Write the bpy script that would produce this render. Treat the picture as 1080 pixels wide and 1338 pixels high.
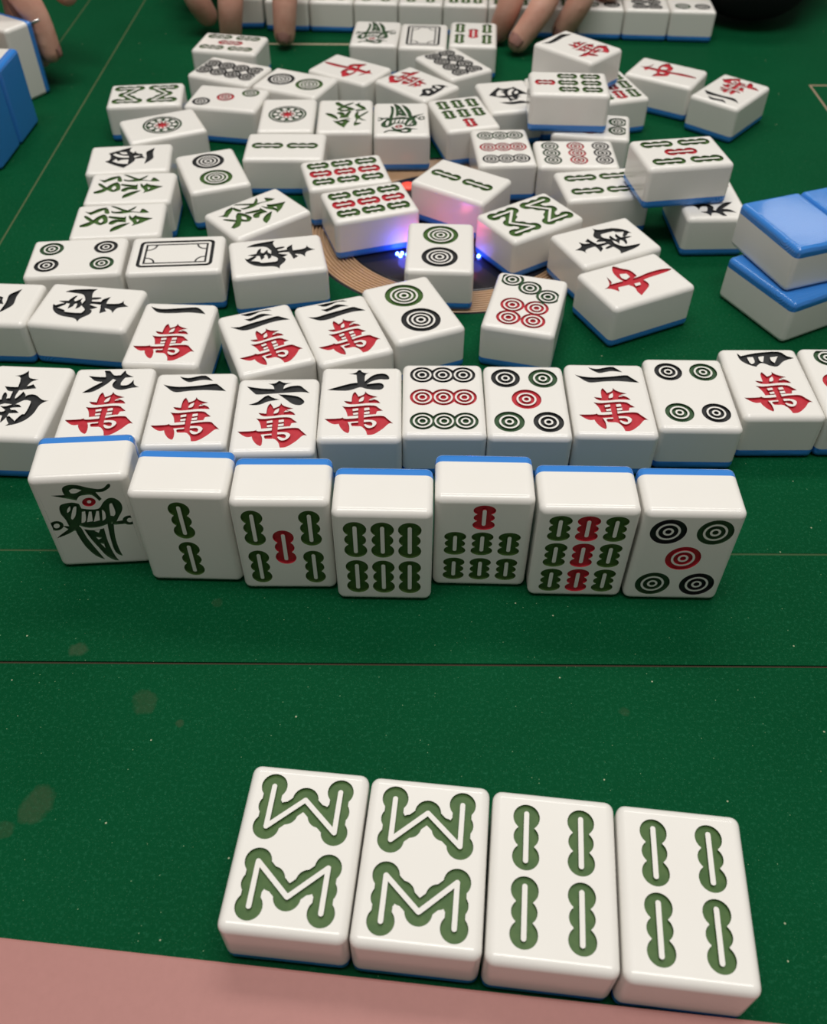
import bpy, bmesh, math, random
import numpy as np
from mathutils import Vector, Matrix
from mathutils.geometry import delaunay_2d_cdt

for o in list(bpy.data.objects): bpy.data.objects.remove(o)
SC = bpy.context.scene
COL = SC.collection
MM = 0.001
PI = math.pi

# ------------------------------------------------------------------ camera
F_PX, PITCH, ROLL, CAM_H = 1184.844, 0.82003, -0.00581, 234.4
cam_data = bpy.data.cameras.new('camera')
cam = bpy.data.objects.new('camera', cam_data); COL.objects.link(cam)
cam_data.sensor_fit = 'HORIZONTAL'; cam_data.sensor_width = 36.0
cam_data.lens = F_PX/1080*36.0
cam_data.clip_start = 0.01; cam_data.clip_end = 30
cam_data.dof.use_dof = True; cam_data.dof.focus_distance = 0.275; cam_data.dof.aperture_fstop = 25
cp, sp_ = math.cos(PITCH), math.sin(PITCH)
v_right = Vector((1,0,0)); v_down = Vector((0,-sp_,-cp)); v_fwd = Vector((0,cp,-sp_))
cr, sr = math.cos(ROLL), math.sin(ROLL)
r2 = cr*v_right + sr*v_down; d2 = -sr*v_right + cr*v_down
m = Matrix.Identity(4)
for i in range(3):
    m[i][0] = r2[i]; m[i][1] = -d2[i]; m[i][2] = -v_fwd[i]
m[0][3], m[1][3], m[2][3] = 0, 0, CAM_H*MM
cam.matrix_world = m
SC.camera = cam

# ------------------------------------------------------------------ light
w = bpy.data.worlds.new('world'); SC.world = w; w.use_nodes = True
w.node_tree.nodes['Background'].inputs[0].default_value = (1.0, 0.97, 0.93, 1)
w.node_tree.nodes['Background'].inputs[1].default_value = 0.18
def area(name, loc, target, sx, sy, power, color):
    L = bpy.data.lights.new(name, 'AREA'); L.shape = 'RECTANGLE'; L.size = sx; L.size_y = sy
    L.energy = power; L.color = color
    o = bpy.data.objects.new(name, L); COL.objects.link(o); o.location = loc
    o.rotation_euler = (Vector(target)-Vector(loc)).to_track_quat('-Z', 'Y').to_euler()
    return o
area('ceiling_light', (0.1, 1.28, 1.75), (0.05, 0.45, 0), 1.4, 0.36, 14, (1.0, 0.965, 0.91))
area('near_ceiling_light', (0.0, 0.12, 1.75), (0, 0.25, 0), 1.4, 0.6, 22, (1.0, 0.965, 0.92))
area('far_ceiling_light', (1.40, 3.05, 1.55), (0.16, 0.35, 0), 0.26, 0.14, 1.0, (1.0, 0.98, 0.95))
SC.view_settings.view_transform = 'Standard'; SC.view_settings.look = 'None'
SC.view_settings.gamma = 1; SC.view_settings.use_curve_mapping = False
SC.view_settings.exposure = 0.0

# ------------------------------------------------------------------ materials
def mat(name, rgb, rough=0.5, spec=0.5, metallic=0, coat=0, sss=0, emit=None, estr=0):
    M = bpy.data.materials.new(name); M.use_nodes = True
    b = M.node_tree.nodes['Principled BSDF']
    b.inputs['Base Color'].default_value = (*rgb, 1); b.inputs['Roughness'].default_value = rough
    b.inputs['Specular IOR Level'].default_value = spec; b.inputs['Metallic'].default_value = metallic
    b.inputs['Coat Weight'].default_value = coat; b.inputs['Coat Roughness'].default_value = 0.08
    if sss:
        b.inputs['Subsurface Weight'].default_value = sss; b.inputs['Subsurface Scale'].default_value = 0.002
        b.inputs['Subsurface Radius'].default_value = (1.0, 0.8, 0.6)
    if emit:
        b.inputs['Emission Color'].default_value = (*emit, 1); b.inputs['Emission Strength'].default_value = estr
    return M
class NT:
    def __init__(s, M): s.t = M.node_tree; s.b = s.t.nodes['Principled BSDF']
    def n(s, typ, **kw):
        x = s.t.nodes.new(typ)
        for k, v in kw.items():
            if k in x.inputs: x.inputs[k].default_value = v
            else: setattr(x, k, v)
        return x
    def l(s, a, b): s.t.links.new(a, b)
    def mixrgb(s, fac, a, b):
        x = s.n('ShaderNodeMix', data_type='RGBA')
        for sock, v in ((x.inputs[0], fac), (x.inputs[6], a), (x.inputs[7], b)):
            if hasattr(v, 'links'): s.l(v, sock)
            else: sock.default_value = v
        return x.outputs[2]
    def ramp(s, src, p0, p1, c0=(0,0,0,1), c1=(1,1,1,1)):
        x = s.n('ShaderNodeValToRGB'); e = x.color_ramp.elements
        e[0].position, e[1].position = p0, p1; e[0].color, e[1].color = c0, c1
        s.l(src, x.inputs[0]); return x.outputs[0]
    def math(s, op, a, b=0.0):
        x = s.n('ShaderNodeMath', operation=op)
        for i, v in enumerate((a, b)):
            if hasattr(v, 'links'): s.l(v, x.inputs[i])
            else: x.inputs[i].default_value = v
        return x.outputs[0]
    def noise(s, co, scale, detail=4, rough=0.6):
        x = s.n('ShaderNodeTexNoise', Scale=scale, Detail=detail, Roughness=rough); s.l(co, x.inputs['Vector']); return x.outputs['Fac']

M_WHITE = mat('ivory_melamine', (0.82, 0.80, 0.755), 0.3, 0.4, coat=0.12)
k = NT(M_WHITE); co = k.n('ShaderNodeTexCoord').outputs['Object']
f = k.ramp(k.noise(co, 40, 3), 0.3, 0.8)
k.l(k.mixrgb(f, (0.83, 0.81, 0.765, 1), (0.81, 0.79, 0.74, 1)), k.b.inputs['Base Color'])
rf = k.n('ShaderNodeMapRange'); k.l(k.noise(co, 200, 3), rf.inputs[0]); rf.inputs[3].default_value = 0.16; rf.inputs[4].default_value = 0.18
k.l(rf.outputs[0], k.b.inputs['Roughness'])

M_BLUE = mat('blue_melamine', (0.04, 0.225, 0.66), 0.12, 0.5, coat=0.25)
k = NT(M_BLUE); co = k.n('ShaderNodeTexCoord').outputs['Object']
wv = k.n('ShaderNodeTexWave', wave_type='RINGS', Scale=260, Distortion=4.0, Detail=1); wv.inputs['Detail Scale'].default_value = 0.4
mp = k.n('ShaderNodeMapping'); mp.inputs['Location'].default_value = (0.004, 0.011, 0); k.l(co, mp.inputs[0]); k.l(mp.outputs[0], wv.inputs[0])
bp = k.n('ShaderNodeBump', Strength=0.6, Distance=0.00014); k.l(wv.outputs['Fac'], bp.inputs['Height']); k.l(bp.outputs[0], k.b.inputs['Normal'])

def paint(name, a, b, rough=0.38):
    M = mat(name, a, rough, 0.25)
    k = NT(M); co = k.n('ShaderNodeTexCoord').outputs['Object']
    k.l(k.mixrgb(k.ramp(k.noise(co, 350, 4), 0.35, 0.7), (*a, 1), (*b, 1)), k.b.inputs['Base Color'])
    return M
M_GREEN = paint('green_engraving_paint', (0.066, 0.132, 0.032), (0.042, 0.105, 0.022))
M_GREEND = paint('dark_green_engraving_paint', (0.032, 0.078, 0.036), (0.042, 0.092, 0.036))
M_BLACK = paint('black_engraving_paint', (0.016, 0.017, 0.018), (0.032, 0.033, 0.034))
M_RED = paint('red_engraving_paint', (0.44, 0.022, 0.035), (0.52, 0.035, 0.05))
PAINT = dict(g=M_GREEN, d=M_GREEND, k=M_BLACK, r=M_RED)

# table mat
M_MAT = mat('green_table_mat', (0.006, 0.085, 0.034), 0.6, 0.03)
k = NT(M_MAT); co = k.n('ShaderNodeTexCoord').outputs['Object']
big = k.ramp(k.noise(co, 9, 5), 0.3, 0.75)
c = k.mixrgb(big, (0.0003, 0.052, 0.0165, 1), (0.0012, 0.071, 0.024, 1))
fine = k.ramp(k.noise(co, 900, 3, 0.7), 0.52, 0.78)
c = k.mixrgb(k.math('MULTIPLY', fine, 0.5), c, (0.02, 0.15, 0.075, 1))
fz = k.ramp(k.noise(co, 2600, 2, 0.6), 0.64, 0.75)
c = k.mixrgb(k.math('MULTIPLY', fz, 0.4), c, (0.12, 0.28, 0.16, 1))
# pale lint specks
vo = k.n('ShaderNodeTexVoronoi', Scale=150.0); k.l(co, vo.inputs['Vector'])
sel = k.n('ShaderNodeSeparateColor'); k.l(vo.outputs['Color'], sel.inputs[0])
dot = k.math('MULTIPLY', k.math('LESS_THAN', vo.outputs['Distance'], 0.045), k.math('GREATER_THAN', sel.outputs[0], 0.66))
c = k.mixrgb(k.math('MULTIPLY', dot, 0.75), c, (0.42, 0.45, 0.30, 1))
vo = k.n('ShaderNodeTexVoronoi', Scale=420.0); k.l(co, vo.inputs['Vector'])
sel = k.n('ShaderNodeSeparateColor'); k.l(vo.outputs['Color'], sel.inputs[0])
dot = k.math('MULTIPLY', k.math('LESS_THAN', vo.outputs['Distance'], 0.07), k.math('GREATER_THAN', sel.outputs[0], 0.72))
c = k.mixrgb(k.math('MULTIPLY', dot, 0.55), c, (0.22, 0.36, 0.20, 1))
# stains (own shapes, worn brown-grey patches)
sx = k.n('ShaderNodeSeparateXYZ'); k.l(co, sx.inputs[0])
nz = k.noise(co, 120, 4); nz2 = k.noise(co, 700, 3)
def stain(c, x, y, rx, ry, strength, col):
    a = k.math('DIVIDE', k.math('SUBTRACT', sx.outputs[0], x*MM), rx*MM); b = k.math('DIVIDE', k.math('SUBTRACT', sx.outputs[1], y*MM), ry*MM)
    d = k.math('ADD', k.math('MULTIPLY', a, a), k.math('MULTIPLY', b, b))
    d = k.math('ADD', d, k.math('MULTIPLY', k.math('SUBTRACT', nz, 0.5), 3.2))
    msk = k.ramp(d, 0.45, 1.25, (1,1,1,1), (0,0,0,1))
    return k.mixrgb(k.math('MULTIPLY', k.math('MULTIPLY', msk, strength), k.math('ADD', nz2, 0.35)), c, col)
BR = (0.048, 0.070, 0.036, 1)
for s in [(-101.5,109,4.5,6.0,0.5,BR), (-79,142,4,4.6,0.38,BR), (-103.5,160,3.6,3.4,0.4,(0.07,0.085,0.05,1)), (-67.4,134.5,1.6,1.6,0.5,BR), (-108,102,2.6,2.6,0.35,BR),
          (-63,178,2.2,2.0,0.25,BR), (62,139,2.0,2.0,0.3,BR), (33,112,1.5,1.5,0.4,BR)]:
    c = stain(c, *s)
k.l(c, k.b.inputs['Base Color'])
hb = k.math('ADD', k.noise(co, 1500, 3), k.math('MULTIPLY', k.noise(co, 260, 3), 0.6))
bp = k.n('ShaderNodeBump', Strength=0.35, Distance=0.0004); k.l(hb, bp.inputs['Height']); k.l(bp.outputs[0], k.b.inputs['Normal'])
k.b.inputs['Sheen Weight'].default_value = 0.02; k.b.inputs['Sheen Tint'].default_value = (0.5, 0.9, 0.6, 1)

M_SEAM = mat('worn_seam_dirt', (0.05, 0.036, 0.02), 0.8, 0.2)
M_OLIVE = mat('worn_olive_edge', (0.035, 0.075, 0.028), 0.8, 0.2)
M_PALE = mat('worn_pale_edge', (0.085, 0.115, 0.05), 0.8, 0.2)
M_CREAM = mat('frayed_cream_backing', (0.42, 0.36, 0.25), 0.8, 0.2)
M_PINK = mat('dusty_pink_laminate', (0.42, 0.195, 0.175), 0.5, 0.3)
k = NT(M_PINK); co = k.n('ShaderNodeTexCoord').outputs['Object']
k.l(k.mixrgb(k.noise(co, 500, 3), (0.43, 0.20, 0.18, 1), (0.39, 0.18, 0.16, 1)), k.b.inputs['Base Color'])
M_FRAME = mat('dark_table_frame', (0.03, 0.028, 0.03), 0.45)
M_TAN = mat('tan_ridged_plastic', (0.56, 0.37, 0.22), 0.30, 0.5, coat=0.3)
M_SMOKE = mat('smoked_black_plastic', (0.012, 0.012, 0.016), 0.16, 0.5)
M_LEDB = mat('blue_led', (0.1, 0.2, 1), 0.4, emit=(0.06, 0.13, 1.0), estr=28)
M_LEDR = mat('red_led', (1, 0.1, 0.06), 0.4, emit=(1.0, 0.05, 0.03), estr=0.22)
M_SKIN = mat('skin', (0.52, 0.27, 0.185), 0.45, 0.4, sss=0.12)
k = NT(M_SKIN); co = k.n('ShaderNodeTexCoord').outputs['Object']
k.l(k.mixrgb(k.ramp(k.noise(co, 70, 4), 0.35, 0.7), (0.66, 0.38, 0.285, 1), (0.58, 0.29, 0.215, 1)), k.b.inputs['Base Color'])
bp = k.n('ShaderNodeBump', Strength=0.25, Distance=0.0006); k.l(k.noise(co, 420, 4), bp.inputs['Height']); k.l(bp.outputs[0], k.b.inputs['Normal'])
M_NAIL = mat('fingernail', (0.62, 0.34, 0.29), 0.25, 0.5, coat=0.3)
M_SWEATER = mat('dark_knit', (0.018, 0.018, 0.021), 0.9, 0.2)
M_GREYCLOTH = mat('grey_cloth', (0.12, 0.12, 0.13), 0.9, 0.2)
M_GLASS = mat('tan_watch_strap', (0.45, 0.33, 0.25), 0.3, 0.5)
M_METAL = mat('silver_metal', (0.75, 0.74, 0.72), 0.2, metallic=1)
M_FLOOR = mat('floor_tiles', (0.16, 0.15, 0.14), 0.5)

# ------------------------------------------------------------------ helpers
def meta(o, label=None, cat=None, group=None, kind=None):
    if label: o['label'] = label
    if cat: o['category'] = cat
    if group: o['group'] = group
    if kind: o['kind'] = kind
    return o
def empty(name, loc=(0,0,0)):
    o = bpy.data.objects.new(name, None); COL.objects.link(o); o.location = loc; o.empty_display_size = 0.01
    return o
def link(name, me, m_, parent=None):
    me.name = name
    if m_: me.materials.append(m_)
    o = bpy.data.objects.new(name, me); COL.objects.link(o)
    if parent: o.parent = parent
    return o
def bm_mesh(bm, smooth=False):
    me = bpy.data.meshes.new('m'); bm.normal_update(); bm.to_mesh(me); bm.free()
    if smooth: me.polygons.foreach_set('use_smooth', [True]*len(me.polygons))
    return me
def prism(poly, z0, z1, holes=()):
    """flat polygon (mm) with holes, extruded from z0 to z1"""
    vs, es = [], []
    for ring in [poly, *holes]:
        n0 = len(vs); vs += [Vector(p) for p in ring]; es += [(n0+i, n0+(i+1) % len(ring)) for i in range(len(ring))]
    V, E, Fc, *_ = delaunay_2d_cdt(vs, es, [], 0, 1e-5)
    P = np.array([v[:] for v in V]); bm = bmesh.new()
    top = [bm.verts.new((x*MM, y*MM, z1*MM)) for x, y in P]; bot = [bm.verts.new((x*MM, y*MM, z0*MM)) for x, y in P]
    cen = np.array([P[list(t)].mean(0) for t in Fc]); keep = inside(cen, np.array(poly))
    for h in holes: keep &= ~inside(cen, np.array(h))
    cnt = {}
    for t, kp in zip(Fc, keep):
        if not kp: continue
        bm.faces.new([top[i] for i in t]); bm.faces.new([bot[i] for i in reversed(t)])
        for a, b in zip(t, (*t[1:], t[0])): cnt[(a, b)] = 1
    for a, b in cnt:
        if (b, a) not in cnt: bm.faces.new([top[b], top[a], bot[a], bot[b]])
    bmesh.ops.delete(bm, geom=[v for v in bm.verts if not v.link_faces], context='VERTS')
    return bm
def inside(pts, poly):
    x, y = pts[:, 0], pts[:, 1]; r = np.zeros(len(pts), bool); px, py = poly[:, 0], poly[:, 1]; j = len(poly)-1
    for i in range(len(poly)):
        cnd = ((py[i] > y) != (py[j] > y))
        with np.errstate(divide='ignore', invalid='ignore'):
            r ^= cnd & (x < (px[j]-px[i])*(y-py[i])/(py[j]-py[i]+1e-15)+px[i])
        j = i
    return r
def rect(x0, y0, x1, y1): return [(x0, y0), (x1, y0), (x1, y1), (x0, y1)]
def circle(cx, cy, r, n=36, ry=None):
    ry = ry or r
    return [(cx+r*math.cos(2*PI*i/n), cy+ry*math.sin(2*PI*i/n)) for i in range(n)]
def lathe(profile, n=96, cx=0, cy=0):
    bm = bmesh.new(); rings = []
    for r, z in profile:
        rings.append([bm.verts.new(((cx+r*math.cos(2*PI*i/n))*MM, (cy+r*math.sin(2*PI*i/n))*MM, z*MM)) for i in range(n)])
    for a, b in zip(rings, rings[1:]):
        for i in range(n): bm.faces.new([a[i], a[(i+1) % n], b[(i+1) % n], b[i]])
    if profile[-1][0] < 1: bm.faces.new(rings[-1])
    return bm
# ------------------------------------------------------------------ setting
fl = link('floor', bm_mesh(prism(rect(-2500, -1500, 2500, 3500), -790, -770)), M_FLOOR); meta(fl, kind='structure')

# ------------------------------------------------------------------ table
table = empty('mahjong_table', (0.02, 0.414, -0.77))
meta(table, 'green automatic mahjong table with pink edge and round centre unit, under all tiles', 'table')
TO = Vector((20, 414, -770))
def tpart(name, bm, m_, smooth=False, parent=table):
    me = bm_mesh(bm, smooth); o = link(name, me, m_, None)
    o.parent = parent; o.matrix_parent_inverse = Matrix.Translation(-table.location) if parent is table else Matrix.Identity(4)
    return o
G = 0.45   # half a seam
MT, MB = 0.0, -2.0
DC = (20.0, 414.0)
tpart('centre_panel', prism([(-202+G, 200+G), (249-G, 200+G), (249-G, 590+1.0), (370, 590+1.0), (370, 654-1.2), (-202+G, 654-1.2)], MB, MT, [circle(*DC, 75.0, 96)]), M_MAT)
tpart('lift_panel', prism(rect(-330, 155+G, 370, 200-G), MB, MT), M_MAT)
tpart('lift_panel', prism(rect(-243+G, 200+G, -202-G, 790), MB, MT), M_MAT)
tpart('lift_panel', prism(rect(-202+G, 654+1.2, 370, 699-G), MB, MT), M_MAT)
tpart('lift_panel', prism(rect(249+1.0, 200+G, 292-G, 590-1.0), MB, MT), M_MAT)
tpart('border_panel', prism([(-330, 94), (-43, 66.5), (370, 27), (370, 155-G), (-330, 155-G)], MB, MT), M_MAT)
tpart('border_panel', prism(rect(-330, 200+G, -243-G, 790), MB, MT), M_MAT)
tpart('border_panel', prism(rect(-202+G, 699+G, 370, 790), MB, MT), M_MAT)
tpart('border_panel', prism(rect(292+G, 200+G, 370, 590-1.0), MB, MT), M_MAT)
# what shows at the bottom of the seams: dirt, worn edges, frayed backing
tpart('seam', prism(rect(-330, 155-G, 370, 155+G), MB, MT-0.55), M_SEAM)
tpart('seam', prism(rect(-330, 200-G, 370, 200+G), MB, MT-0.12), M_OLIVE)
tpart('seam', prism(rect(-202-G, 200+G, -202+G, 790), MB, MT-0.05), M_PALE)
tpart('seam', prism(rect(-243-G, 200+G, -243+G, 790), MB, MT-0.15), M_PALE)
tpart('seam', prism(rect(-112, 654-1.2, -15, 654+1.2), MB, MT-0.05), M_CREAM)
tpart('seam', prism(rect(-15, 654-1.2, 370, 654+1.2), MB, MT-0.02), M_MAT)
tpart('seam', prism(rect(-202+G, 654-1.2, -112, 654+1.2), MB, MT-0.02), M_MAT)
tpart('seam', prism(rect(-202+G, 699-G, 370, 699+G), MB, MT-0.02), M_MAT)
tpart('seam', prism([(249-G, 200+G), (250, 200+G), (250, 570), (253.5, 581), (262, 588.4), (300, 589.6), (370, 589.6), (370, 591), (247.5, 591), (247, 589.5), (249-G, 570)], MB, MT-0.06), mat('frayed_tan_backing', (0.30, 0.22, 0.15), 0.8, 0.2))
tpart('base_board', prism(rect(-330, 20, 370, 790), -30, MB), M_FRAME)
# near edge: pink laminate strip
def rounded_strip():
    bm = prism([(-330, 96.0), (-43, 68.35), (370, 28.6), (370, -60), (-330, -60)], -30, 4.7)
    return bm
o = tpart('edge_trim', rounded_strip(), M_PINK); o['label'] = 'dusty pink smooth edge strip along the near side'
bv = o.modifiers.new('bevel', 'BEVEL'); bv.width = 0.0007; bv.segments = 2; bv.limit_method = 'ANGLE'; bv.angle_limit = 1.0
tpart('edge_trim', prism(rect(-395, -60, -330, 855), -30, 4.7), M_PINK)
tpart('edge_trim', prism(rect(370, -60, 435, 855), -30, 4.7), M_PINK)
tpart('edge_trim', prism(rect(-330, 790, 370, 855), -30, 4.7), M_PINK)
tpart('machine_case', prism(rect(-370, -35, 410, 830), -190, -30), M_FRAME)
tpart('pedestal', prism(circle(20, 400, 150, 48), -690, -190), M_FRAME)
tpart('foot_plate', prism(rect(-250, 130, 290, 670), -770, -690), M_FRAME)
# round centre unit: dark rim, ridged tan ring, smoked cover with lamps
con = tpart('centre_unit', lathe([(75.0, -2), (75.0, -0.1), (73.6, -0.1), (73.6, -2)], 128, *DC), M_SMOKE)
prof = [(73.6, -1.8)]
nr = 10
for i in range(nr):
    ra = 73.6-17.1*i/nr; rb = 73.6-17.1*(i+1)/nr; w_ = ra-rb
    prof += [(ra-0.16*w_, -1.4), (ra-0.36*w_, -0.25), (ra-0.52*w_, -0.12), (ra-0.70*w_, -0.25), (ra-0.88*w_, -1.4)]
prof += [(56.5, -1.8)]
tpart('ridged_ring', lathe(prof, 160, *DC), M_TAN, parent=con)['label'] = 'tan plastic ring with fine concentric ridges'
tpart('smoked_cover', lathe([(56.4, -1.9), (56.4, -0.3), (55.6, -0.12), (30, -0.12), (0.5, -0.12)], 96, *DC), M_SMOKE, True, parent=con)
def lamp(x, y, r, m_, name):
    o = tpart(name, lathe([(r, -0.12), (r, 0.5), (r*0.7, 1.0), (0.2, 1.15)], 16, x, y), m_, True, parent=con); return o
for x, y in ((-8.5, 388.2), (-6.2, 388.6), (-3.8, 387.6), (-7.0, 386.2)): lamp(x, y, 0.75, M_LEDB, 'blue_lamp')
lamp(30.5, 386.5, 0.8, M_LEDB, 'blue_lamp')
lamp(-3.8, 455.5, 4.2, M_LEDR, 'red_lamp')
def led_light(x, y, z, e, colr):
    L = bpy.data.lights.new('console_lamp_light', 'POINT'); L.energy = e; L.color = colr; L.shadow_soft_size = 0.004; L.specular_factor = 0.3
    o = bpy.data.objects.new('console_lamp_light', L); COL.objects.link(o); o.location = (x*MM, y*MM, z*MM)
    o.parent = table; o.matrix_parent_inverse = Matrix.Translation(-table.location)
led_light(-5, 386, 3.0, 0.0045, (0.10, 0.13, 1.0))
led_light(29.5, 383.5, 3.0, 0.0016, (0.08, 0.13, 1.0))
led_light(2, 393, 3.5, 0.0075, (1.0, 0.16, 0.22))
led_light(27.0, 386.0, 13.0, 0.0005, (1.0, 0.10, 0.25))
# ------------------------------------------------------------------ mahjong tile designs
TW, TH, TT, TR = 30.1, 41.4, 20.05, 2.35
FW, FH = 30.0, 41.3          # the face frame the tracings were read in
BLUE_T = 4.2
DEPTH = 0.8
def smooth_poly(P, n=3, corner=62):
    P = [Vector(p) for p in P]; N = len(P); out = []
    def sharp(i):
        a = P[i]-P[i-1]; b = P[(i+1) % N]-P[i]
        if a.length < 1e-6 or b.length < 1e-6: return True
        return math.degrees(a.angle(b)) > corner
    sh = [sharp(i) for i in range(N)]
    for i in range(N):
        p1, p2 = P[i], P[(i+1) % N]
        t1 = Vector((0, 0)) if sh[i] else (p2-P[i-1])*0.5
        t2 = Vector((0, 0)) if sh[(i+1) % N] else (P[(i+2) % N]-p1)*0.5
        if sh[i] and sh[(i+1) % N]: t1 = t2 = p2-p1
        elif sh[i]: t1 = (p2-p1)*1.5-t2*0.5
        elif sh[(i+1) % N]: t2 = (p2-p1)*1.5-t1*0.5
        for j in range(n):
            s = j/n; h1 = 2*s**3-3*s**2+1; h2 = s**3-2*s**2+s; h3 = -2*s**3+3*s**2; h4 = s**3-s**2
            q = p1*h1+t1*h2+p2*h3+t2*h4; out.append((q.x, q.y))
    return out
def homog(quad):
    """image corners of the face in text order TL,TR,BR,BL -> function px -> mm on the face"""
    A, b = [], []
    for (x, y), (u, v) in zip(quad, ((0, 0), (1, 0), (1, 1), (0, 1))):
        A += [[x, y, 1, 0, 0, 0, -u*x, -u*y], [0, 0, 0, x, y, 1, -v*x, -v*y]]; b += [u, v]
    h = np.append(np.linalg.solve(np.array(A, float), np.array(b, float)), 1).reshape(3, 3)
    def fn(p):
        q = h @ np.array([p[0], p[1], 1.0]); return ((q[0]/q[2]-0.5)*FW, (0.5-q[1]/q[2])*FH)
    return fn
def trace(quad, items, n=3):
    """items: (symbol, colour, [points]) in pixels -> shapes in mm"""
    fn = homog(quad); return [(s, c, smooth_poly([fn(p) for p in pts], n)) for s, c, pts in items]
def ell(cx, cy, rx, ry, n=20): return [(cx+rx*math.cos(2*PI*i/n), cy+ry*math.sin(2*PI*i/n)) for i in range(n)]
def bar(x0, y0, x1, y1, hw):
    d = Vector((x1-x0, y1-y0)); a0 = math.atan2(d.y, d.x); pts = []
    for i in range(7): a = a0-PI/2+PI*i/6; pts.append((x1+hw*math.cos(a), y1+hw*math.sin(a)))
    for i in range(7): a = a0+PI/2+PI*i/6; pts.append((x0+hw*math.cos(a), y0+hw*math.sin(a)))
    return pts
UVQ = [(0, 0), (1, 0), (1, 1), (0, 1)]

# --- bamboo
def sticks(lst, r, L, wl):
    out = []
    for i, (x, y, c) in enumerate(lst):
        s = ('bamboo_stick', i, c); h = L/2; e = L/6
        ry = min(r, e*1.22)
        for dy in (h-ry, 0, -h+ry): out.append((s, c, circle(x, y+dy, r if dy else r*0.94, 28, ry if dy else max(ry*0.9, e))))
        out.append((s, c, rect(x-r*0.62, y-h+ry, x+r*0.62, y+h-ry)))
    for x, y, c in lst: out.append((None, 'w', bar(x, y-L/2+r*0.72, x, y+L/2-r*0.72, wl)))
    return out
def bam8():
    out = []
    Wp = [(-8.4, 14.8), (-8.4, 4.3), (0, 11.9), (8.4, 4.3), (8.4, 14.8)]
    for i, sg in enumerate((1, -1)):
        s = ('bamboo_stick', i, 'g'); pts = [Vector((x, y*sg)) for x, y in Wp]
        for a, b in zip(pts, pts[1:]):
            out.append((s, 'g', bar(a.x, a.y, b.x, b.y, 2.35)))
            for t in (0, 0.5, 1):
                q = a.lerp(b, t); out.append((s, 'g', circle(q.x, q.y, 3.25 if t != 0.5 else 2.95, 26)))
        for p in pts[1:4]: pass
    for sg in (1, -1):
        pts = [Vector((x, y*sg)) for x, y in Wp]
        for i, (a, b) in enumerate(zip(pts, pts[1:])): out.append((None, 'w', bar(a.x, a.y, b.x, b.y, 0.62)))
    return out
def bamboo(n):
    g = 'g'
    if n == 2: return sticks([(0, 9.0, g), (0, -9.0, g)], 3.3, 16.4, 0.62)
    if n == 4: return sticks([(x, y, g) for y in (8.9, -8.9) for x in (-6.6, 6.6)], 3.25, 16.4, 0.62)
    if n == 5: return sticks([(x, y, g) for y in (9.1, -9.1) for x in (-8.6, 8.6)]+[(0, 0.3, 'r')], 3.25, 15.8, 0.6)
    if n == 6: return sticks([(x, y, g) for y in (8.7, -8.7) for x in (-8.2, 0, 8.2)], 3.5, 16.0, 0.62)
    if n == 7: return sticks([(0, 12.6, 'r')]+[(x, y, g) for y in (0.6, -11.6) for x in (-8.4, 0, 8.4)], 3.4, 10.8, 0.6)
    if n == 9: return sticks([(x, y, 'r' if x == 0 else g) for y in (12.4, 0.2, -12.0) for x in (-8.4, 0, 8.4)], 3.45, 11.2, 0.6)
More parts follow.
